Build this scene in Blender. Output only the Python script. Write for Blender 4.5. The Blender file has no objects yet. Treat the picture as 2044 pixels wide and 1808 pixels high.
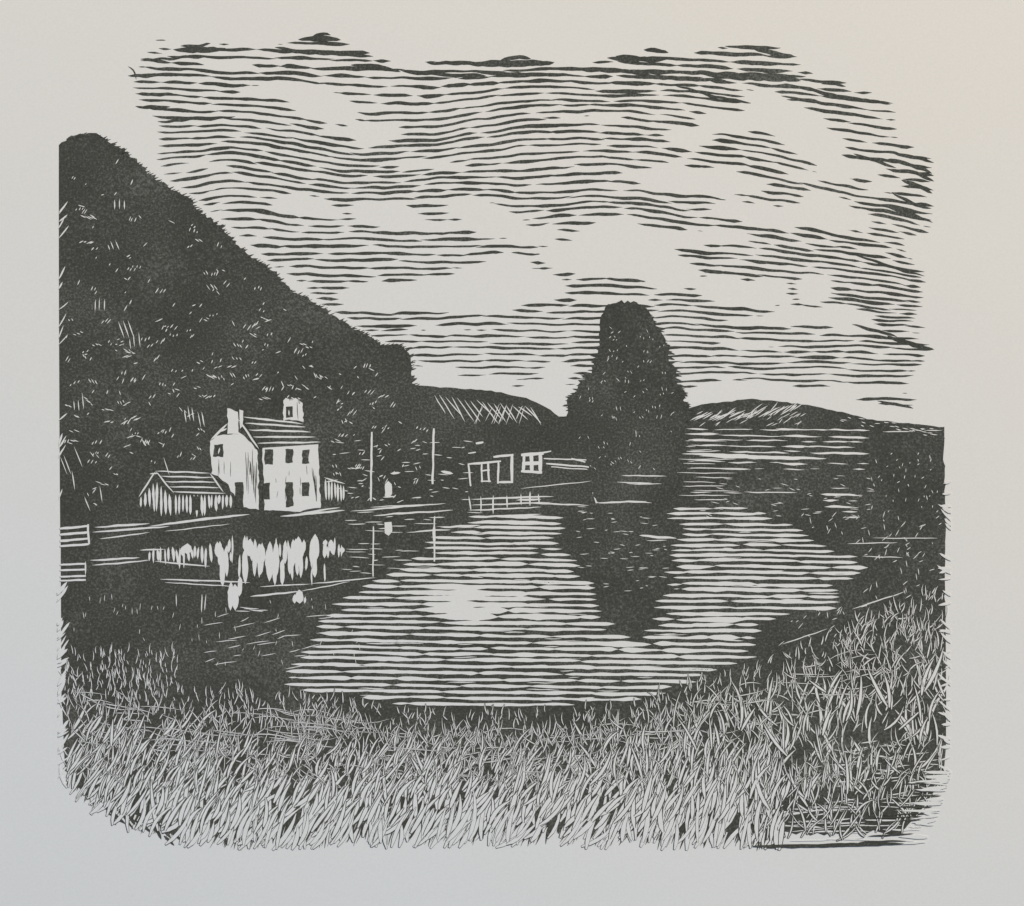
import bpy, bmesh, math, random
from mathutils import noise, Vector
random.seed(7)
R=random.random
def U(a,b): return a+(b-a)*R()
S=1e-4
ZS=0.3
def N(x,y,s=0.0): return noise.noise(Vector((x,y,s)))
def height(x,y):
    return -0.30*y*y-0.12*x*x-0.10*x*y
def interp(tab,x):
    if x<=tab[0][0]: return tab[0][1]
    for (a,b),(c,d) in zip(tab,tab[1:]):
        if x<=c: return b+(d-b)*(x-a)/(c-a)
    return tab[-1][1]
# ---------------------------------------------------------------- materials
def nm(name):
    m=bpy.data.materials.new(name); m.use_nodes=True
    nt=m.node_tree; b=nt.nodes['Principled BSDF']; return m,nt,b
def paper_mat():
    m,nt,b=nm('paper'); n=nt.nodes; l=nt.links
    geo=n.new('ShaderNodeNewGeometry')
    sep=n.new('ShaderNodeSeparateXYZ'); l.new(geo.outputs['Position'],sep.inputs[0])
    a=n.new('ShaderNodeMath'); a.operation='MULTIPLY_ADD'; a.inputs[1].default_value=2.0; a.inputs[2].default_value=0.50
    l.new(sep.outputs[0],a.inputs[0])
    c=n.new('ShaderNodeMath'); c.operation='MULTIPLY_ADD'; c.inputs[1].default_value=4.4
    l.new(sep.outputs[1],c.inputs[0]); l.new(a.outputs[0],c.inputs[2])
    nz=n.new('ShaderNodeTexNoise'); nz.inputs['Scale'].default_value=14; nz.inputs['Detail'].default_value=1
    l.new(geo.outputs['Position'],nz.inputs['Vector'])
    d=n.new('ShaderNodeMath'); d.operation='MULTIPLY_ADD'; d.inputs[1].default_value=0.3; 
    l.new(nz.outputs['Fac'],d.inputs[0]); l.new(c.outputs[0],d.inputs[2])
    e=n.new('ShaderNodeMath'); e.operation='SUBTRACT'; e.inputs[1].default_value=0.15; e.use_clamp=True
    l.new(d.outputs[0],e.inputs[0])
    mix=n.new('ShaderNodeMixRGB'); mix.inputs[1].default_value=(0.75,0.768,0.765,1); mix.inputs[2].default_value=(0.80,0.755,0.675,1)  # cool-to-warm gradient of the mixed light, painted into the paper colour by position
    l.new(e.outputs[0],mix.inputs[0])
    f=n.new('ShaderNodeTexNoise'); f.inputs['Scale'].default_value=2300; f.inputs['Detail'].default_value=2
    l.new(geo.outputs['Position'],f.inputs['Vector'])
    r=n.new('ShaderNodeMapRange'); r.inputs[3].default_value=0.94; r.inputs[4].default_value=1.045
    l.new(f.outputs['Fac'],r.inputs[0])
    mm=n.new('ShaderNodeVectorMath'); mm.operation='SCALE'
    l.new(mix.outputs[0],mm.inputs[0]); l.new(r.outputs[0],mm.inputs['Scale'])
    l.new(mm.outputs[0],b.inputs['Base Color'])
    b.inputs['Roughness'].default_value=0.9; b.inputs['Specular IOR Level'].default_value=0.1
    return m
def ink_mat():
    m,nt,b=nm('printing_ink'); n=nt.nodes; l=nt.links
    geo=n.new('ShaderNodeNewGeometry')
    f=n.new('ShaderNodeTexNoise'); f.inputs['Scale'].default_value=2300; f.inputs['Detail'].default_value=3; f.inputs['Roughness'].default_value=0.7
    l.new(geo.outputs['Position'],f.inputs['Vector'])
    g=n.new('ShaderNodeTexNoise'); g.inputs['Scale'].default_value=60; g.inputs['Detail'].default_value=2
    l.new(geo.outputs['Position'],g.inputs['Vector'])
    ad=n.new('ShaderNodeMath'); ad.operation='MULTIPLY_ADD'; ad.inputs[1].default_value=0.35
    l.new(g.outputs['Fac'],ad.inputs[0]); l.new(f.outputs['Fac'],ad.inputs[2])
    cr=n.new('ShaderNodeValToRGB'); e=cr.color_ramp.elements
    e[0].position=0.42; e[0].color=(0.042,0.043,0.035,1); e[1].position=0.98; e[1].color=(0.20,0.20,0.18,1)
    k=e.new(0.70); k.color=(0.072,0.074,0.062,1)
    l.new(ad.outputs[0],cr.inputs[0]); l.new(cr.outputs[0],b.inputs['Base Color'])
    b.inputs['Roughness'].default_value=0.85; b.inputs['Specular IOR Level'].default_value=0.12
    return m
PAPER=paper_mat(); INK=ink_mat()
# ---------------------------------------------------------------- mesh layers
K,W=0,1
ZC=3.0e-4; ZD=3.7e-4; ZE=4.2e-4
cyc=[0]
class Layer:
    def __init__(s,name): s.name=name; s.v=[]; s.f=[]; s.m=[]; s.big=[]
    def strip(s,pts,ws,mat,z=None,dz=None):
        cyc[0]+=1
        if z is None: z=ZC
        z=z+((cyc[0]%83)*5e-7 if dz is None else dz)
        n=len(pts); b=len(s.v)
        for i,(x,y) in enumerate(pts):
            a=pts[max(0,i-1)]; c=pts[min(n-1,i+1)]
            dx,dy=c[0]-a[0],c[1]-a[1]; L=math.hypot(dx,dy) or 1
            w=max(ws[i],0.3)*0.5; nx,ny=-dy/L*w,dx/L*w
            j1=1+0.20*(R()-.5); 
            s.v.append((x+nx*j1,y+ny*j1,z)); s.v.append((x-nx,y-ny,z))
        for i in range(n-1):
            s.f.append((b+2*i,b+2*i+1,b+2*i+3,b+2*i+2)); s.m.append(mat)
    def line(s,x0,y0,x1,y1,w,mat=W,z=None,prof='t',bend=0,dz=None,n=None,wob=0.8):
        L=math.hypot(x1-x0,y1-y0); n=n or max(4,min(40,int(L/9)+3))
        nx,ny=-(y1-y0)/(L or 1),(x1-x0)/(L or 1)
        pts=[];ws=[];sd=R()*100
        for i in range(n):
            t=i/(n-1); o=bend*4*t*(1-t)+wob*N(t*L/25,sd)*1.6
            pts.append((x0+(x1-x0)*t+nx*o,y0+(y1-y0)*t+ny*o))
            if prof=='t': k=min(1,math.sin(math.pi*min(max(t,0.0),1))**0.5*1.05)
            elif prof=='g': k=min(1,(t*7+0.25))*(1-t)**0.65
            else: k=1 if 0<i<n-1 else 0.8
            ws.append(w*k*(1+0.3*N(t*L/14,sd+9)))
        s.strip(pts,ws,mat,z,dz)
    def poly(s,pts,mat,z): s.big.append((pts,mat,z))
    def build(s,parent=None):
        bm=bmesh.new()
        for pts,mat,z in s.big:
            vs=[bm.verts.new((x,y,z)) for x,y in pts]
            f=bm.faces.new(vs); f.material_index=mat
        if s.big:
            bmesh.ops.triangulate(bm,faces=bm.faces[:])
            xs=[v.co.x for v in bm.verts]; ys=[v.co.y for v in bm.verts]
            for ax in (0,1):
                lo,hi=(min(xs),max(xs)) if ax==0 else (min(ys),max(ys))
                g=math.ceil(lo/50)*50
                while g<hi:
                    co=[0,0,0]; no=[0,0,0]; co[ax]=g+0.013; no[ax]=1
                    bmesh.ops.bisect_plane(bm,geom=bm.verts[:]+bm.edges[:]+bm.faces[:],dist=1e-4,plane_co=co,plane_no=no)
                    g+=50
        me=bpy.data.meshes.new(s.name)
        V=[];F=[];M=[]
        bm.verts.ensure_lookup_table(); bm.verts.index_update()
        for v in bm.verts: V.append(tuple(v.co))
        for f in bm.faces: F.append([v.index for v in f.verts]); M.append(f.material_index)
        bm.free(); o=len(V)
        V+=s.v; F+=[[i+o for i in f] for f in s.f]; M+=s.m
        VV=[]
        for x,y,z in V:
            X=(x-1022)*S; Y=(904-y)*S; VV.append((X,Y,z*ZS+height(X,Y)))
        me.from_pydata(VV,[],F); me.materials.append(INK); me.materials.append(PAPER)
        me.polygons.foreach_set('material_index',M); me.update()
        b2=bmesh.new(); b2.from_mesh(me)
        fl=[f for f in b2.faces if f.normal.z<0]
        bmesh.ops.reverse_faces(b2,faces=fl); b2.to_mesh(me); b2.free()
        ob=bpy.data.objects.new(s.name,me); bpy.context.scene.collection.objects.link(ob)
        if parent: ob.parent=parent
        return ob
def empty(name):
    e=bpy.data.objects.new(name,None); e.empty_display_size=0.005; bpy.context.scene.collection.objects.link(e); return e
def rough(pts,amp=3,step=8,closed=True,spike=0):
    out=[];n=len(pts)
    for i in range(n if closed else n-1):
        (x0,y0),(x1,y1)=pts[i],pts[(i+1)%n]; L=math.hypot(x1-x0,y1-y0); k=max(1,int(L/step))
        nx,ny=(y1-y0)/(L or 1),-(x1-x0)/(L or 1)
        for j in range(k):
            t=j/k; o=amp*(N((x0+(x1-x0)*t)/13,(y0+(y1-y0)*t)/13)*1.3+(R()-.5)*0.7)+(spike*R()**3)
            out.append((x0+(x1-x0)*t+nx*o,y0+(y1-y0)*t+ny*o))
    if not closed: out.append(pts[-1])
    return out
def inside(pts,x,y):
    c=False; n=len(pts); j=n-1
    for i in range(n):
        xi,yi=pts[i]; xj,yj=pts[j]
        if (yi>y)!=(yj>y) and x<(xj-xi)*(y-yi)/(yj-yi)+xi: c=not c
        j=i
    return c
def sm(a,b,t):
    t=max(0,min(1,(t-a)/(b-a))); return t*t*(3-2*t)
def rows(L,ys,x0,x1,disp,wid,mat,z,smin=70,smax=240,gap=14,jit=2.5,step=6,slope=.018,wav=1.8,wn=.55,taper=2.2,flat=.7,lap=14):
    for y0 in ys:
        x=x0-R()*60
        while x<x1:
            ln=U(smin,smax); dy=U(-jit,jit); sl=U(-slope,slope); sd=R()*99
            n=int(ln/step); pts=[];ws=[]
            def flush(p,w):
                if len(p)>=3:
                    m=len(p)
                    w=[w[i]*min(1,(i+0.15)/taper,(m-1-i+0.15)/taper) for i in range(m)]
                    L.strip(p,w,mat,z)
            for i in range(n+1):
                t=i/n; xx=x+ln*t; yy=y0+disp(xx,y0)+dy+sl*(xx-x)+N(xx/30,sd)*wav
                w=wid(xx,yy)*((1-flat)+(flat+.05)*math.sin(math.pi*(0.06+0.88*t))**0.6)*(1+wn*N(xx/34,y0*3.1,sd))
                if w>1.3: pts.append((xx,yy)); ws.append(w)
                else: flush(pts,ws); pts=[];ws=[]
            flush(pts,ws)
            x+=ln+U(-lap,gap)
# ---------------------------------------------------------------- paper + table
def sheet(name,w,h,nx,ny,mat,z,curv=True,cx=0,cy=0):
    V=[];F=[]
    for j in range(ny+1):
        for i in range(nx+1):
            X=cx-w/2+w*i/nx; Y=cy-h/2+h*j/ny; V.append((X,Y,z+(height(X,Y) if curv else 0)))
    for j in range(ny):
        for i in range(nx):
            a=j*(nx+1)+i; F.append((a,a+1,a+nx+2,a+nx+1))
    me=bpy.data.meshes.new(name); me.from_pydata(V,[],F); me.materials.append(mat)
    for p in me.polygons: p.use_smooth=True
    o=bpy.data.objects.new(name,me); bpy.context.scene.collection.objects.link(o); return o
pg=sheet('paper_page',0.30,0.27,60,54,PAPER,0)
wm,nt,b=nm('table_wood')
wv=nt.nodes.new('ShaderNodeTexNoise'); mp=nt.nodes.new('ShaderNodeMapping'); tc=nt.nodes.new('ShaderNodeTexCoord')
mp.inputs['Scale'].default_value=(3,40,3); wv.inputs['Detail'].default_value=5
nt.links.new(tc.outputs['Object'],mp.inputs[0]); nt.links.new(mp.outputs[0],wv.inputs['Vector'])
cr=nt.nodes.new('ShaderNodeValToRGB'); cr.color_ramp.elements[0].color=(0.12,0.06,0.03,1); cr.color_ramp.elements[1].color=(0.3,0.17,0.09,1)
nt.links.new(wv.outputs['Fac'],cr.inputs[0]); nt.links.new(cr.outputs[0],b.inputs['Base Color']); b.inputs['Roughness'].default_value=0.5
sheet('table_top',1.6,1.2,2,2,wm,-0.015,False)
# ---------------------------------------------------------------- SKY
sky=Layer('sky')
skyp=[(262,150),(290,98),(350,88),(450,86),(540,92),(590,74),(670,74),(745,108),(800,132),(850,122),(960,112),(1100,122),(1150,134),(1210,112),(1300,100),(1345,112),(1440,90),(1585,98),(1612,142),(1690,162),(1790,195),(1798,285),(1868,305),(1862,460),(1800,480),(1848,550),(1835,640),(1862,700),(1815,760),(1830,815),
 (1750,808),(1600,775),(1500,758),(1400,775),(1345,790),(1250,700),(1150,770),(1120,800),(1060,778),(980,762),(840,752),(800,690),(740,672),(640,606),(560,540),(450,450),(390,400),(330,355),(305,300),(318,250),(272,200)]
clouds=[(560,180,75,12),(640,205,58,24),(670,225,42,22),(740,265,60,18),(690,262,38,10),
 (1522,203,34,26),(1555,230,54,34),(1600,258,50,40),(1635,292,50,28),(1465,247,66,16),(1425,240,36,16),(1375,272,46,20),(1700,335,64,22),(1765,372,34,12),
 (1385,358,110,25),(1340,342,40,18),(1300,350,55,10),(1470,372,64,15),(1610,350,44,9),
 (1485,420,62,17),(1455,412,30,14),(1640,408,40,28),(1600,425,50,20),(1590,438,112,15),(1690,440,48,18),
 (600,408,54,17),(585,398,26,12),(640,425,44,9),(770,430,60,24),(745,420,28,16),(815,448,44,12),(940,418,42,24),(980,430,36,22),(990,448,58,17),(900,452,54,9),(1060,468,60,14),
 (1225,474,66,34),(1180,485,40,26),(1150,512,70,28),(1290,508,60,42),(1340,550,54,30),(1230,530,96,24),(1395,475,112,15),
 (1015,535,42,30),(965,552,50,26),(955,568,84,26),(1065,572,58,34),(870,583,74,27),(930,605,114,18),(750,588,56,27),(720,600,36,16),(800,608,70,13),
 (1435,572,44,26),(1470,580,36,18),(1535,575,38,21),(1622,578,31,31),(1500,600,78,13),(1640,630,100,17),(1560,642,110,9),(1715,655,50,12),
 (870,742,46,12),(960,762,90,9),(1085,790,52,28),(1112,745,26,24),(1450,768,60,8),(1700,780,120,9),
 (460,130,50,6),(420,330,40,5),(860,330,70,5),(1180,235,60,5),(560,470,50,6),(1740,500,40,6),(1220,600,70,6),(900,655,90,5),(1480,690,60,5)]
def cloudmask(x,y):
    x+=N(x/26,y/18,5)*8; y+=N(x/20,y/18,9)*5; m=1
    for cx,cy,rx,ry in clouds:
        if abs(x-cx)<rx*1.4 and abs(y-cy)<ry*1.4:
            d=((x-cx)/rx)**2+((y-cy)/ry)**2; m=min(m,sm(0.95,1.12,d))
    return m
def sdisp(x,y):
    v=math.exp(-((y-400)/220)**2)
    d=70*v*max(0,(x-1250)/600)**1.6
    d+=-26*math.exp(-((y-360)/110)**2)*math.exp(-((x-480)/110)**2)
    d+=22*math.exp(-((y-240)/90)**2)*sm(560,760,x)*(1-sm(800,1150,x))
    d+=0.022*(x-900)*math.exp(-((y-150)/200)**2)
    d+=-14*math.sin((x-900)/190)*math.exp(-((y-270)/110)**2)
    d+=6*N(x/160,y/60,3)+3*N(x/60,y/50,7)
    for cx,cy,rx,ry in ((1240,470,110,26),(1550,210,80,24),(1640,400,70,16),(950,410,60,14),(1010,520,70,16)):
        if abs(x-cx)<rx*2: d-=ry*.35*math.exp(-((x-cx)/rx)**2)*math.exp(-((y-(cy-ry))/34)**2)
    return d
def swid(x,y):
    if not inside(skyp,x+N(x/9,y/9)*14,y): return 0
    m=cloudmask(x,y)
    b=6.2 if y<560 else 6.2-1.1*sm(560,700,y)
    b*=0.88+0.36*N(x/100,y/40,2)
    if y<170: b*=1.18
    if x>1640 and 200<y<470: b*=1.08
    return b*m
ys=[]; y=66
while y<820:
    ys.append(y); y+= (14.0 if y<560 else 12.2)*U(.93,1.07)
rows(sky,ys,240,1880,sdisp,swid,K,3e-5,60,240,10,1.4,5,.011,1.7,.6,3.0)
for x0,y0,x1,y1,w in [(345,98,450,96,12),(360,92,420,86,7),(595,78,680,80,11),(625,70,660,68,6),(548,95,745,112,9),(600,99,700,105,10),(852,125,960,124,7),(930,128,1105,126,14),(1000,118,1060,116,8),(1212,114,1345,114,10),(1285,98,1335,104,9),(1448,90,1560,94,7),(1500,92,1588,110,9),(1130,137,1400,142,8),(1340,142,1610,150,10),(1250,144,1450,158,8),(1420,152,1600,160,10),(700,128,800,143,9),(800,142,970,150,8),(960,146,1140,148,8),(1590,172,1780,205,8),(1560,190,1700,215,6),(1640,165,1690,170,6),
   (1780,303,1866,322,7),(1770,318,1862,345,8),(1790,338,1866,360,8),(1800,358,1862,385,8),(1705,305,1790,335,6),(1780,385,1860,415,6),(1760,410,1862,445,6),(1700,505,1845,552,5),(1770,670,1862,696,9),(1700,648,1790,672,6),(1750,800,1822,815,5),
   (255,150,330,146,7),(280,120,420,112,5),(275,186,350,188,7),(270,212,340,214,7),(315,244,470,232,7),(1350,170,1500,205,6),(255,132,272,158,3),(310,78,330,80,2)]:
    sky.line(x0,y0,x1,y1,w,K,z=7.5e-5,bend=U(-4,4),wob=2.2)
sky.build()
# ---------------------------------------------------------------- distant hills
dh=Layer('distant_hills')
dh.poly(rough([(815,768),(900,774),(980,780),(1050,795),(1090,812),(1115,832),(1150,830)],1.5,10,False)+[(1150,900),(815,900)],K,1.0e-4)
dh.poly(rough([(1355,822),(1400,807),(1500,796),(1560,801),(1640,814),(1740,838),(1884,852)],1.5,10,False)+[(1884,884),(1880,930),(1340,930)],K,1.0e-4)
DC=1.55e-4
for i in range(17):
    x=866+i*12+U(-2,2); y=786+i*1.6
    dh.line(x,y+U(0,5),x+U(20,34),y+U(36,56)-i*1.0,2.2)
for i in range(12): 
    x=U(960,1050); dh.line(x,U(803,814),x-U(8,18),U(835,850),1.4)
for i in range(40):
    x=1378+i*5.2+U(-3,3); y=840-i*0.55+U(-5,8); dh.line(x,y,x+U(14,34),y-U(10,19),1.9)
for i in range(30):
    x=U(1650,1870); y=interp([(1650,832),(1880,866)],x)+U(-8,8); dh.line(x,y,x+U(6,14),y+U(0,3),1.5)
for i in range(30):
    x=U(1378,1600); y=U(826,852); dh.line(x,y,x+U(6,18),y-U(5,10),1.4)
dh.build()
# ---------------------------------------------------------------- wooded hill
hill=Layer('wooded_hill')
htop=[(121,292),(136,274),(170,267),(205,275),(240,296),(275,325),(300,350),(340,378),(380,398),(398,425),(440,452),(470,490),(530,530),(580,580),(625,604),(680,640),(735,672),(760,690),(800,690),(818,712),(824,765),(850,800),(880,840)]
hp=rough(htop,4,6,False,6)+[(960,850),(1030,858),(1100,842),(1140,850),(1200,1040),(121,1070)]
hill.poly(hp,K,1.3e-4)
for i in range(260):
    j=random.randrange(1,len(htop)-2); (a,b_),(c,d)=htop[j],htop[j+1]; t=R()
    x=a+(c-a)*t;y=b_+(d-b_)*t; hill.line(x-6,y+4,x+U(4,12),y-U(-3,5),U(3,6),K,z=1.8e-4,prof='g')
def tick(L,x,y,n,ln,ang,w,sp=8,z=None):
    a=math.radians(ang)
    for k in range(n):
        xx=x+k*sp+U(-1.5,1.5); yy=y+U(-3,3); l=ln*U(.6,1.15)
        L.line(xx,yy,xx+l*math.cos(a),yy-l*math.sin(a),w*U(.8,1.2),W,z=z,n=4,wob=.4)
cnt=0
while cnt<300:
    x=U(128,860);y=U(290,1010)
    if not inside(hp,x,y-26): continue
    if not inside(hp,x+18,y-26): continue
    if 405<x<660 and 800<y<1020: continue
    if 270<x<480 and 930<y<1040: continue
    p=0.18+0.4*sm(450,800,y)+0.35*(N(x/70,y/70,4)>0.1)
    if R()>p: continue
    ang=random.choice([U(50,72),U(48,70),U(40,60),U(108,130),U(15,35),U(-35,-15)])
    n=random.choice([1,1,1,2,2,3]) 
    tick(hill,x,y,n,U(6,14),ang,1.7,U(5,8)); cnt+=1
for x,y,n,l in [(250,640,3,34),(262,668,3,26),(190,600,3,22),(372,812,3,30),(402,822,2,30),(165,880,1,50),(150,940,1,40),(205,960,1,40),(180,990,1,30),(340,900,1,50),(230,400,3,18),(220,480,3,18),(150,790,3,30),(135,900,2,46)]:
    tick(hill,x,y+l,n,l,U(80,112),2.0,9)
for i in range(18):
    y=U(380,1000); hill.line(118,y,118+U(6,20),y-U(14,30),U(2,3.5),W)
for i in range(50):
    x=U(660,930);y=U(880,1000); hill.line(x,y,x+U(6,22),y+U(-3,3),1.6)
hill.build()
# ---------------------------------------------------------------- fields / far bank
fld=Layer('fields')
fld.poly([(1290,880)]+rough([(1886,874),(1874,884),(1883,930),(1887,1060)],1.5,10,False)+[(1290,1060)],K,1.6e-4)
def fw(x,y):
    if x>1880: return 0
    if ((x-1470)/110)**2+((y-958)/20)**2<1 or ((x-1815)/86)**2+((y-950)/75)**2<1 or ((x-1620)/60)**2+((y-960)/16)**2<1: return 0
    if y>940 and 1380<x<1560: return 0 if y>985 else 2.0
    if x>1735: return 0 if y>868 else 2.2
    b=(4.0 if y<935 else 2.8)*(0.5+0.9*N(x/60,y/10,4)+0.22)
    return b if x>1366+N(y/9,3)*20 else 0
rows(fld,[856,867,878,889,900,921,934,946,958,970,982,994,1006,1018,1030],1350,1880,lambda x,y:0.012*(x-1360),lambda x,y:(fw(x,y) if y<985 else (4.0 if (1635<x<1716 and x>1610+(y-985)*1.2) else 0)),W,ZC,30,130,26,2)
fld.line(1395,910,1648,915,7.5); fld.line(1360,905,1500,909,4)
for i in range(14): 
    y=880+i*9; fld.line(1360+U(-10,30),y,1420+U(0,60),y+U(-1,2),U(1.4,2.0))
for i in range(50):
    x=U(1380,1730);y=U(950,1030); fld.line(x,y,x+U(6,18),y+U(-3,5),1.3)
fld.build()
bush=Layer('bush')
bush.poly(rough([(1738,925),(1765,900),(1810,885),(1850,884),(1872,890),(1884,930),(1884,1035),(1740,1035),(1715,1015),(1725,960)],4,6,True,3),K,2.5e-4)
for i in range(40):
    x=U(1735,1870);y=U(900,1030); tick(bush,x,y,1,U(5,10),U(30,120),1.3)
bush.build()
# ---------------------------------------------------------------- lake
lake=Layer('lake')
lake.poly([(122,1050),(700,1015),(1000,1000)]+rough([(1886,1020),(1884,1240),(1887,1420)],1.5,10,False)+[(122,1420)],K,1.9e-4)
wp=[(930,1030),(1120,1030),(1320,1008),(1500,1012),(1560,1040),(1660,1090),(1755,1138),(1680,1170),(1665,1215),(1600,1215),(1530,1240),(1500,1310),(1420,1345),(1340,1378),(1250,1402),(1120,1408),(900,1413),(800,1408),(680,1385),(556,1372),(590,1330),(600,1290),(640,1240),(690,1190),(740,1155),(800,1130),(840,1100),(850,1075),(920,1055)]
tr=[(1130,1000),(1325,1000),(1342,1060),(1338,1110),(1322,1180),(1314,1225),(1294,1262),(1264,1274),(1228,1255),(1202,1205),(1178,1160),(1150,1118),(1114,1060)]
def wwid(x,y):
    k=N(y/5,2.2,x/400)*34
    if not inside(wp,x+k,y): return 0
    if inside(tr,x+N(y/4,7.7)*34,y): return 0
    b=6.2 if y>1120 else 5.2
    for cx,cy,rx,ry,g in [(960,1205,110,28,4.4),(1040,1228,150,18,3.6),(900,1180,70,14,3.4),(1040,1050,120,16,1.6),(1000,1120,110,14,1.4),(1300,1300,120,26,2.4),(1430,1250,90,30,1.8),(880,1320,200,30,.8),(1430,1100,80,30,.8),(1050,1170,60,20,2.4),(1480,1180,130,18,1.5),(750,1350,80,12,1.2)]:
        d=((x-cx)/rx)**2+((y-cy)/ry)**2
        if d<1.6: b+=g*(1-sm(.3,1.6,d))
    return b*(0.95+0.34*N(x/70,y/16,8))
ys=[];y=1012
while y<1412: ys.append(y); y+=(10.4+2.2*sm(1020,1300,y))*U(.95,1.05)
rows(lake,ys,540,1780,lambda x,y:0.010*(x-1150)+3*N(x/200,y/50,1)+1.2*N(x/50,y/40),wwid,W,ZC,60,330,6,.8,6,.005,1.0,.5,2.6,.35,24)
for i in range(120):
    x=U(600,1650);y=U(1030,1400)
    if inside(wp,x,y) and inside(wp,x+60,y) and not inside(tr,x,y) and not inside(tr,x+60,y): lake.line(x,y,x+U(20,70),y+U(-1,1.5),U(1.2,2.4))
for i in range(26):
    x=U(400,640);y=U(1225,1340); lake.line(x,y,x+U(14,50),y+U(-10,-2),1.5)
for i in range(60):
    x=U(1140,1330);y=U(1010,1180); lake.line(x,y,x+U(5,18),y+U(-2,2),1.3)
lake.line(1275,1068,1350,1074,5); lake.line(1290,1078,1330,1078,2)
for i in range(70):
    x=U(680,940);y=U(1020,1150)
    if not inside(wp,x,y): lake.line(x,y,x+U(10,45),y+U(-2,2),U(1.2,1.9))
for i in range(60):
    x=U(140,720);y=U(1190,1330); 
    lake.line(x,y,x+U(-3,5),y-U(5,14),1.1)
for i in range(210):
    x=U(1500,1880);y=U(1030,1290)
    if inside(wp,x,y) or inside(wp,x-25,y): continue
    lake.line(x,y,min(1884,x+U(4,12)*random.choice([1,1,-.3])),y-U(2,14),1.4)
for x0,y0,x1,y1,w_ in [(1700,1215,1805,1180,2.4),(1560,1285,1650,1255,2.2),(1690,1085,1790,1082,2),(1740,1073,1870,1074,1.8),(1720,1110,1800,1112,1.8),(1240,1000,1300,1003,2.6),(1250,965,1320,965,2.2),(1040,975,1180,960,2)]:
    lake.line(x0,y0,x1,y1,w_)
lake.build()
# ---------------------------------------------------------------- towpath
path=Layer('towpath')
for x0,y0,x1,y1,w in [(190,1052,300,1045,4),(185,1062,340,1050,4),(300,1050,470,1028,4.5),(350,1042,500,1026,4),(200,1075,300,1062,2.5),(560,1030,690,1018,4.5),(600,1024,680,1012,3),(700,1020,890,1004,3.2),(745,1028,905,1018,3.6),(740,1012,860,1006,2.3),(330,1060,460,1045,2),(180,1118,280,1112,4),(185,1128,300,1118,3),(310,1120,420,1130,3),(320,1155,500,1162,3.2),(330,1162,470,1170,2.3),(500,1190,600,1180,4),(520,1170,620,1165,2.5),(620,1165,750,1152,2.6),(600,1180,700,1160,2),(280,1098,330,1096,3),(1060,1004,1175,1008,3),(940,1032,1080,1026,4),(880,1052,960,1048,4),(905,945,880,940,6),(780,945,800,943,5),(1190,1003,1290,1000,3.6),(1240,948,1330,950,2.6),(1230,962,1300,964,2.3)]:
    path.line(x0,y0,x1,y1,w)
path.build()
# ---------------------------------------------------------------- tree
tree=empty('conifer_tree')
cr_=Layer('crown')
tp=[(1197,650),(1200,628),(1214,610),(1240,602),(1270,606),(1290,622),(1300,645),(1316,655),(1318,680),(1334,690),(1332,715),(1347,735),(1345,760),(1362,782),(1364,800),(1376,822),(1362,850),(1385,875),(1398,905),(1380,935),(1340,960),(1330,1010),(1200,1010),(1170,960),(1100,930),(1060,880),(1095,850),(1137,834),(1134,798),(1156,776),(1170,752),(1184,745),(1188,715),(1198,690)]
cr_.poly(rough(tp,5,6,True,6),K,2.2e-4)
for j in range(2,20):
    (a,b_),(c,d)=tp[j],tp[j+1]
    for k in range(6):
        t=R(); x=a+(c-a)*t; y=b_+(d-b_)*t; cr_.line(x-8,y+2,x+U(5,15),y+U(1,9),U(3,7),K,z=2.6e-4,prof='g')
for i in range(60):
    j=25+i%8; (a,b_),(c,d)=tp[j],tp[(j+1)%len(tp)]
    t=R(); x=a+(c-a)*t; y=b_+(d-b_)*t; cr_.line(x+8,y,x-U(4,13),y-U(-5,6),U(3,6),K,z=2.6e-4,prof='g')
for i in range(95):
    x=U(1150,1350);y=U(640,960)
    if inside(tp,x-14,y) and inside(tp,x+14,y): tick(cr_,x,y,random.choice([1,1,2]),U(4,9),U(20,140),1.2,6)
cr_.build(tree)
tk=Layer('trunk'); tk.poly([(1240,960),(1290,960),(1296,1020),(1234,1020)],K,2.75e-4); tk.build(tree)
# ---------------------------------------------------------------- cottage
cot=empty('cottage')
w=Layer('walls')
w.poly(rough([(421,880),(432,870),(455,868),(478,862),(516,898),(518,1016),(486,1012),(467,985),(452,962),(424,945)],2.6,6),W,ZC)
w.poly(rough([(526,892),(636,884),(641,1012),(600,1020),(528,1018)],2,6),W,ZC)
for i in range(9): w.line(492+i*2.6,900+U(-4,30),494+i*2.6,945+U(0,62),U(1,1.8),K,z=ZD)
for i in range(5): w.line(632-i*2,930+U(0,20),633,1000,1.2,K,z=ZD)
for i in range(5): 
    x=U(430,465); w.line(x,U(915,925),x+U(-2,2),U(935,955),.9,K,z=ZD)
for i in range(8):
    x=U(545,630);y=U(925,1012); w.line(x,y,x+U(-2,2),y-U(8,20),.8,K,z=ZD)
w.line(424,948,455,968,3,K,z=ZD)
w.build(cot)
r=Layer('roof')
r.poly([(482,830),(606,842),(642,886),(520,894)],K,ZC+6e-5)
for a,b_ in [((486,832),(606,846)),((490,845),(612,852)),((497,858),(622,862)),((506,872),(632,872)),((515,884),(641,883))]:
    r.line(a[0],a[1],b_[0],b_[1],3.8,W,z=ZD+2e-5)
r.line(478,838,518,896,4,W,z=ZE); r.line(422,878,456,845,4.5,W,z=ZE); r.line(436,862,455,855,4,W,z=ZE)
r.build(cot)
ch=Layer('chimneys')
ch.poly(rough([(455,815),(466,818),(476,822),(478,866),(456,866)],1.8,5),W,ZD+3e-5)
ch.poly(rough([(479,818),(488,820),(486,850),(480,856)],1.2,6),W,ZD+3e-5)
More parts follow.
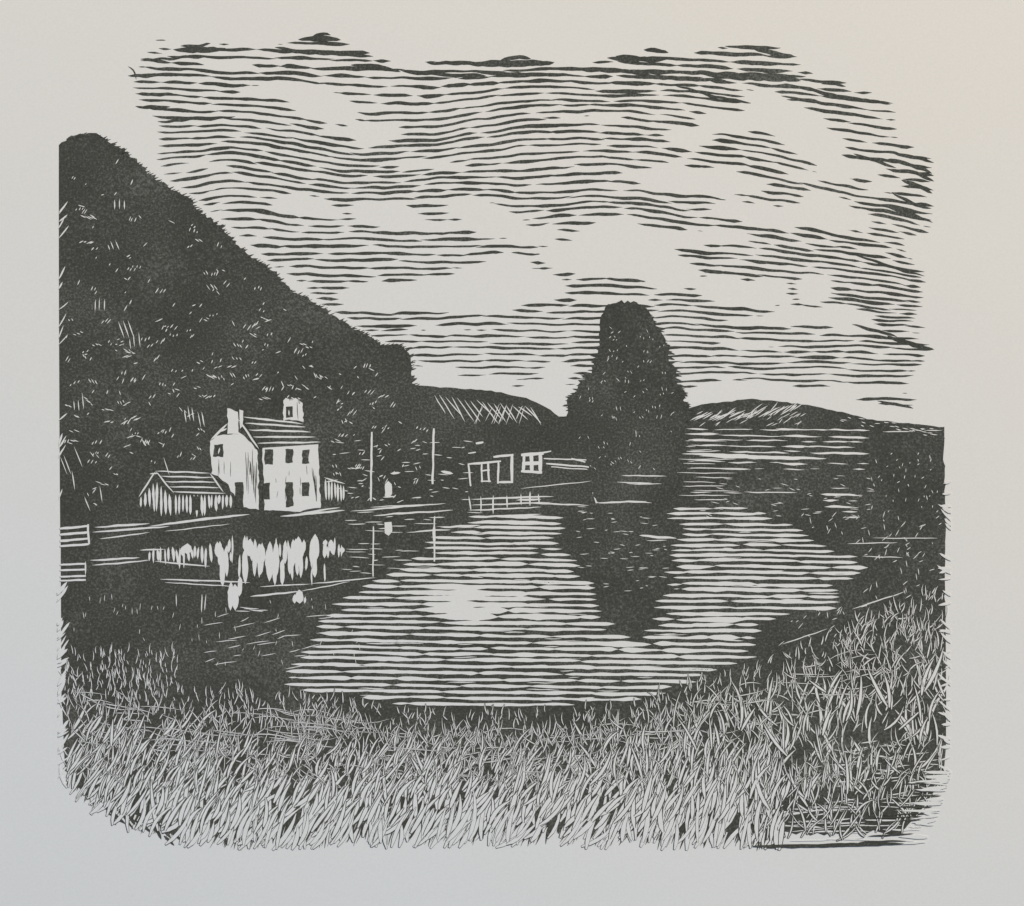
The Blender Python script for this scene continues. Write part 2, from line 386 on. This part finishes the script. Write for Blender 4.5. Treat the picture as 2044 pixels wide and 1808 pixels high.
ch.poly(rough([(568,800),(572,794),(580,800),(592,794),(598,806),(606,804),(607,842),(588,838),(566,840)],2,4),W,ZD+3e-5)
ch.poly(rough([(572,812),(585,811),(586,832),(572,834)],1,5),K,ZE); ch.line(578,830,578,818,3,W,z=ZE+2e-5)
ch.line(594,802,596,838,1.5,K,z=ZE)
ch.build(cot)
wd=Layer('windows')
for x0,y0,x1,y1 in [(530,897,546,927),(571,896,586,923),(605,897,619,925),(526,963,540,996),(603,962,618,990)]:
    wd.poly(rough([(x0,y0),(x1,y0),(x1,y1),(x0,y1)],1.9,5),K,ZD+1e-5)
wd.poly(rough([(429,887),(447,886),(447,912),(427,911)],2,5),K,ZD+1e-5)
wd.line(437,906,440,893,3,W,z=ZE); 
wd.build(cot)
dr=Layer('doors')
dr.poly(rough([(571,962),(586,962),(587,1010),(572,1012)],2,5),K,ZD+1e-5)
dr.poly(rough([(470,962),(486,962),(488,1016),(472,1012)],2,5),K,ZD+1e-5); dr.build(cot)
sh=empty('shed')
a=Layer('roof')
for p,q in [((312,940),(420,944)),((312,941),(348,984)),((345,981),(452,984)),((420,944),(448,982)),((322,950),(428,953)),((330,961),(434,962)),((338,971),(440,973)),((312,941),(278,992)),((300,946),(318,944))]:
    a.line(*p,*q,3.2,W)
a.build(sh)
a=Layer('walls')
for i in range(8): 
    x=283+i*8; a.line(x,interp([(280,990),(312,955),(348,990)],x)+4,x+U(-2,3),1010+i*3.6+U(-6,4),U(4,6.5),W)
for i in range(16):
    x=352+i*7.3; a.line(x,987,x+U(-2,2),(1036-i*1.3)+U(-16,4),U(4,6.5),W)
a.poly([(384,990),(398,990),(398,1018),(384,1019)],K,ZD); a.build(sh)
sh2=empty('shed'); a=Layer('walls')
for i in range(7):
    x=651+i*6; a.line(x,interp([(650,955),(690,970)],x),x+U(-1,2),1002-U(0,8),4.2,W)
a.build(sh2); a=Layer('roof'); a.line(648,952,690,966,3,W); a.line(650,962,676,957,2.5,W); a.build(sh2)
rf=Layer('cottage_reflection')
for i in range(56):
    x=U(425,690); top=U(1068,1092); h=U(18,62)*(1 if x<640 else .6)
    if R()<.3: top+=U(0,50)
    rf.line(x,top,x+U(-2,2),min(top+h,1168),U(3,10),W)
for i in range(17):
    x=300+i*7.5; rf.line(x,1098-i*.6+U(-8,4),x+U(-2,4),1118+U(-8,18),U(3.5,6),W)
rf.line(375,1084,376,1106,16,W); rf.line(365,1090,366,1110,9,W)
for x,y0,y1,ww in [(462,1160,1218,10),(470,1165,1218,15),(480,1150,1190,10),(445,1110,1170,11),(540,1080,1160,14),(552,1080,1150,12),(597,1070,1130,16),(630,1065,1120,14),(520,1085,1130,14),(490,1095,1165,12),(598,1176,1204,15),(590,1185,1204,8),(610,1190,1204,5),(404,1185,1222,2.5),(412,1185,1218,2),(352,1185,1210,2),(500,1075,1110,18),(570,1080,1125,9),(510,1075,1150,9)]:
    rf.line(x,y0,x+U(-2,1),y1,ww,W)
for i in range(5): rf.line(470+i*9,1215+U(-4,4),500+i*9,1218+U(-4,4),1.8)
rf.build()
for x,y0,y1 in [(742,862,1000),(865,855,966)]:
    p=Layer('utility_pole'); p.line(x+1,y0,x-1,y1,4,W,prof='f'); p.build()
pr=Layer('pole_reflection')
pr.line(746,1050,745,1150,2.8,W,prof='f'); pr.line(868,1030,867,1120,3.2,W,prof='f'); pr.line(866,1050,868,1085,6,W)
pr.line(830,1060,900,1056,3); pr.build()
mp_=Layer('mooring_post')
mp_.poly(rough([(769,966),(776,959),(782,966),(784,985),(779,991),(769,989)],1,5),W,ZC); mp_.line(765,992,790,990,3); mp_.build()
mr=Layer('mooring_post_reflection'); mr.poly(rough([(768,1042),(782,1041),(784,1060),(776,1069),(769,1064)],1,5),W,ZC); mr.build()
fe=Layer('fence')
for y in (1052,1064,1076,1087): fe.line(120,y+3,178,y-2,4.6,W,prof='f')
fe.line(177,1046,178,1086,4,W,prof='f'); fe.build()
fr=Layer('fence_reflection')
for y in (1126,1137,1150,1158): fr.line(120,y+1,172,y-1,3.8,W,prof='f')
fr.line(172,1120,171,1148,3,W); fr.build()
fb=Layer('landing_stage')
for q in [(935,925,940,970,3.5),(962,925,962,962,3.5),(975,922,976,962,4),(995,920,994,965,4),(1022,908,1022,962,5.5),(1046,905,1045,940,6),(1060,905,1061,940,8),(1078,905,1078,942,7),(935,926,1000,920,4),(985,912,1025,908,4.5),(995,962,1024,962,4.5),(960,940,978,938,3),(960,960,980,960,3),(1040,908,1085,905,7),(1042,925,1080,924,7),(1040,940,1082,942,5),(1078,904,1100,900,3),(1085,915,1170,918,2.6),(1090,925,1175,932,3),(1100,932,1172,936,2.2),(1140,915,1168,922,3),(950,885,965,882,4),(935,905,950,903,2.5)]:
    fb.line(*q,W,prof='f')
fb.build()
fr=Layer('landing_stage_reflection')
for q in [(940,996,1105,990,3.5),(940,1008,1100,1002,3),(935,1018,1080,1012,3),(960,990,960,1022,3),(985,988,984,1026,3.5),(1012,988,1012,1015,3),(1040,985,1041,1008,3),(1058,980,1058,1010,4),(1075,985,1076,1005,3),(1030,998,1080,996,4),(936,990,940,1020,3)]:
    fr.line(*q,W)
fr.build()
# ---------------------------------------------------------------- grass
gr=Layer('grass')
YT=[(120,1335),(250,1352),(350,1366),(560,1380),(700,1396),(850,1416),(1000,1420),(1120,1415),(1250,1404),(1400,1352),(1550,1312),(1700,1250),(1800,1205),(1890,1160)]
YB=[(118,1560),(160,1608),(230,1645),(330,1682),(440,1692),(700,1686),(1000,1682),(1500,1692),(1800,1692),(1850,1635),(1898,1550)]
top=[(x,interp(YT,x)) for x in range(121,1888,25)]
bot=[(x,interp(YB,x)-30+U(-6,6)) for x in range(1884,1500,-14)]
bot+=[(x,interp(YB,x)-38+U(-9,9)) for x in range(1500,120,-14)]
gr.poly(rough(top,2,12,False)+[(1886,1200),(1888,1400),(1888,1490)]+bot,K,2.8e-4)
for i in range(330):
    x=U(130,1520); y=interp(YB,x)
    l=U(24,56); a=math.radians(U(58,80)); gr.line(x+l*.45,y-46,x+l*.45-l*math.cos(a),y-46+l*math.sin(a),U(3,8),K,z=2.9e-4,prof='g',bend=U(-3,3))
gz=[0]
G0=3.4e-4
def blade(x,y,ln,ang,w,out=3,bend=None):
    a=math.radians(ang); gz[0]+=1; dz=(gz[0]*37%331)*5e-7
    n=6; pts=[];bd=ln*U(-.12,.12) if bend is None else bend
    x1=x+ln*math.cos(a); y1=y-ln*math.sin(a); nx,ny=math.sin(a),math.cos(a)
    if max(x,x1)>1888 or min(x,x1)<122: out=0
    if max(x,x1)>1900 or min(x,x1)<112: return
    if y>interp(YB,x)-12 and x<1500: out=min(out,1.6)
    ws=[];wo=[]
    for i in range(n):
        t=i/(n-1); o=bd*4*t*(1-t); pts.append((x+(x1-x)*t+nx*o,y+(y1-y)*t+ny*o))
        k=(0.35,0.9,1,0.85,0.55,0.12)[i]; ws.append(w*k); wo.append(w*k+out)
    if out>0: gr.strip(pts,wo,K,z=G0,dz=dz)
    gr.strip(pts,ws,W,z=G0,dz=dz+3e-7)
for i in range(760):
    x=U(128,1885); yt=interp(YT,x); y=yt+U(4,80)
    if x<420 and R()<.4: continue
    if x>1450 and R()<.3: continue
    blade(x,y,U(10,28),random.gauss(90,18),U(1.3,2.3),2)
for i in range(190):
    x=U(128,360); y=U(1300,1400); blade(x,y,U(8,22),random.gauss(92,10),1.5,0)
for i in range(1350):
    x=U(126,1888); yt=interp(YT,x); y=U(yt+50,1580)
    if y>interp(YB,x)-10: continue
    blade(x,y,U(18,46),random.choice([random.gauss(60,18),random.gauss(120,18),random.gauss(85,15)]),U(1.2,2.4),1.7)
for i in range(140):
    x=U(130,1700); yt=interp(YT,x); y=yt+U(35,140)
    a=U(-9,-2) if x<900 else U(-5,14); blade(x,y,U(40,120),a,U(1.2,2.0),1)
# corner: thin flattened reeds
for i in range(46):
    y=U(1600,1686); x=U(1500,1820)
    xe=min(interp([(1590,1872),(1690,1820)],y),x+U(24,90))
    if xe>x+12: gr.line(x,y,xe,y+U(-8,4),U(1.4,3.2),W,z=G0)
for i in range(60):
    y=U(1480,1610); x=U(1650,1850); gr.line(x,y,min(1880,x+U(12,50)),y+U(-8,8),U(1.2,2.4),W,z=G0)
n=0
while n<1250:
    x=U(122,1560); y=U(1500,1704)
    if y>interp(YB,x)+10: continue
    if y<1560 and R()<.35: continue
    s=sm(1500,1670,y)
    blade(x,y,U(34,62)+s*U(5,46),random.gauss(64 if x<1250 else 73,12),U(2.6,4.4)+s*U(2.6,5.6),3.0); n+=1
for i in range(110):
    x=U(124,420); y=U(1460,1620)
    if y<interp(YB,x): blade(x,y,U(40,80),random.gauss(58,10),U(2.5,5.5),3)
for i in range(180):
    x=U(1150,1885); y=U(1380,1560)
    if y<interp(YT,x)+75: continue
    blade(x,y,U(32,80),random.choice([random.gauss(62,10),random.gauss(112,12),random.gauss(85,12)]),U(2.4,4.8),3.4)
for i in range(200):
    x=U(1500,1870); y=U(1540,1680)
    if y>interp(YB,x)-14: continue
    blade(x,y,U(24,60),random.choice([random.gauss(60,12),random.gauss(115,14),random.gauss(85,12)]),U(1.5,3.4),3)
for cx,cy in [(1240,1530),(1290,1560),(1380,1500),(1520,1610),(1560,1500),(1640,1460),(1700,1430),(1770,1410),(1850,1380),(1480,1450),(1610,1600),(860,1560),(760,1600),(1180,1560),(1830,1480),(1700,1580)]:
    for k in range(7): blade(cx+U(-12,12),cy+U(-6,10),U(50,105),U(50,128),U(3.2,6.4),3.4)
for i in range(130):
    x=U(1690,1888); y=U(1215,1370)
    if y>interp(YT,x): blade(x,y,U(16,38),random.gauss(78,25),U(1.5,2.8),2)
for i in range(44):
    y=U(960,1560); gr.line(1898,y,1898-U(12,30),y-U(-10,26),U(3,6.5),W,z=G0+2e-4)
for i in range(34):
    y=U(1180,1560); gr.line(114,y,114+U(10,26),y-U(10,34),U(3,6.5),W,z=G0+2e-4)
for i in range(30):
    y=U(1540,1690); xm=interp([(1540,1895),(1620,1872),(1690,1840)],y)
    gr.line(xm+6,y,xm-U(20,80),y+U(-6,8),U(3,6),W,z=G0+2.0e-4)
for i in range(12):
    y=U(1555,1680); xm=interp([(1545,1890),(1620,1860),(1690,1805)],y); x=xm-U(50,110)
    gr.line(x,y+U(-2,6),xm+U(-14,6),y,U(2,4),K,z=G0+2.3e-4)
gr.line(1500,1689,1700,1688,7,K,z=G0+2.6e-4); gr.line(1620,1687,1806,1684,7,K,z=G0+2.7e-4)
for i in range(14):
    x=U(150,330); y=interp(YB,x)-10; gr.line(x,y-U(0,24),x+U(10,36),y+U(-2,22),U(3,6),K,z=2.9e-4)
gr.build()
# ---------------------------------------------------------------- camera, light
cam=bpy.data.cameras.new('camera'); co=bpy.data.objects.new('camera',cam); bpy.context.scene.collection.objects.link(co)
cam.lens=85; cam.sensor_width=36; cam.clip_start=0.01; cam.clip_end=50
co.location=(0,0,0.2044*85/36-0.0015); co.rotation_euler=(0,0,0)
bpy.context.scene.camera=co
el=math.radians(38); az=math.radians(35)
wd_=bpy.data.worlds.new('World'); bpy.context.scene.world=wd_; wd_.use_nodes=True
nt=wd_.node_tree; sk=nt.nodes.new('ShaderNodeTexSky'); sk.sky_type='NISHITA'; sk.sun_disc=False; sk.sun_elevation=el; sk.sun_rotation=az
bg=nt.nodes['Background']; bg.inputs['Strength'].default_value=0.055; nt.links.new(sk.outputs[0],bg.inputs['Color'])
sl=bpy.data.lights.new('sun','SUN'); sl.energy=3.6; sl.angle=math.radians(0.5); sl.color=(1,0.955,0.88)
so=bpy.data.objects.new('sun',sl); bpy.context.scene.collection.objects.link(so)
d=Vector((math.sin(az)*math.cos(el),math.cos(az)*math.cos(el),math.sin(el)))
so.rotation_euler=d.to_track_quat('Z','Y').to_euler(); so.location=d*2
sc=bpy.context.scene; sc.view_settings.view_transform='Standard'; sc.view_settings.look='None'; sc.view_settings.exposure=0
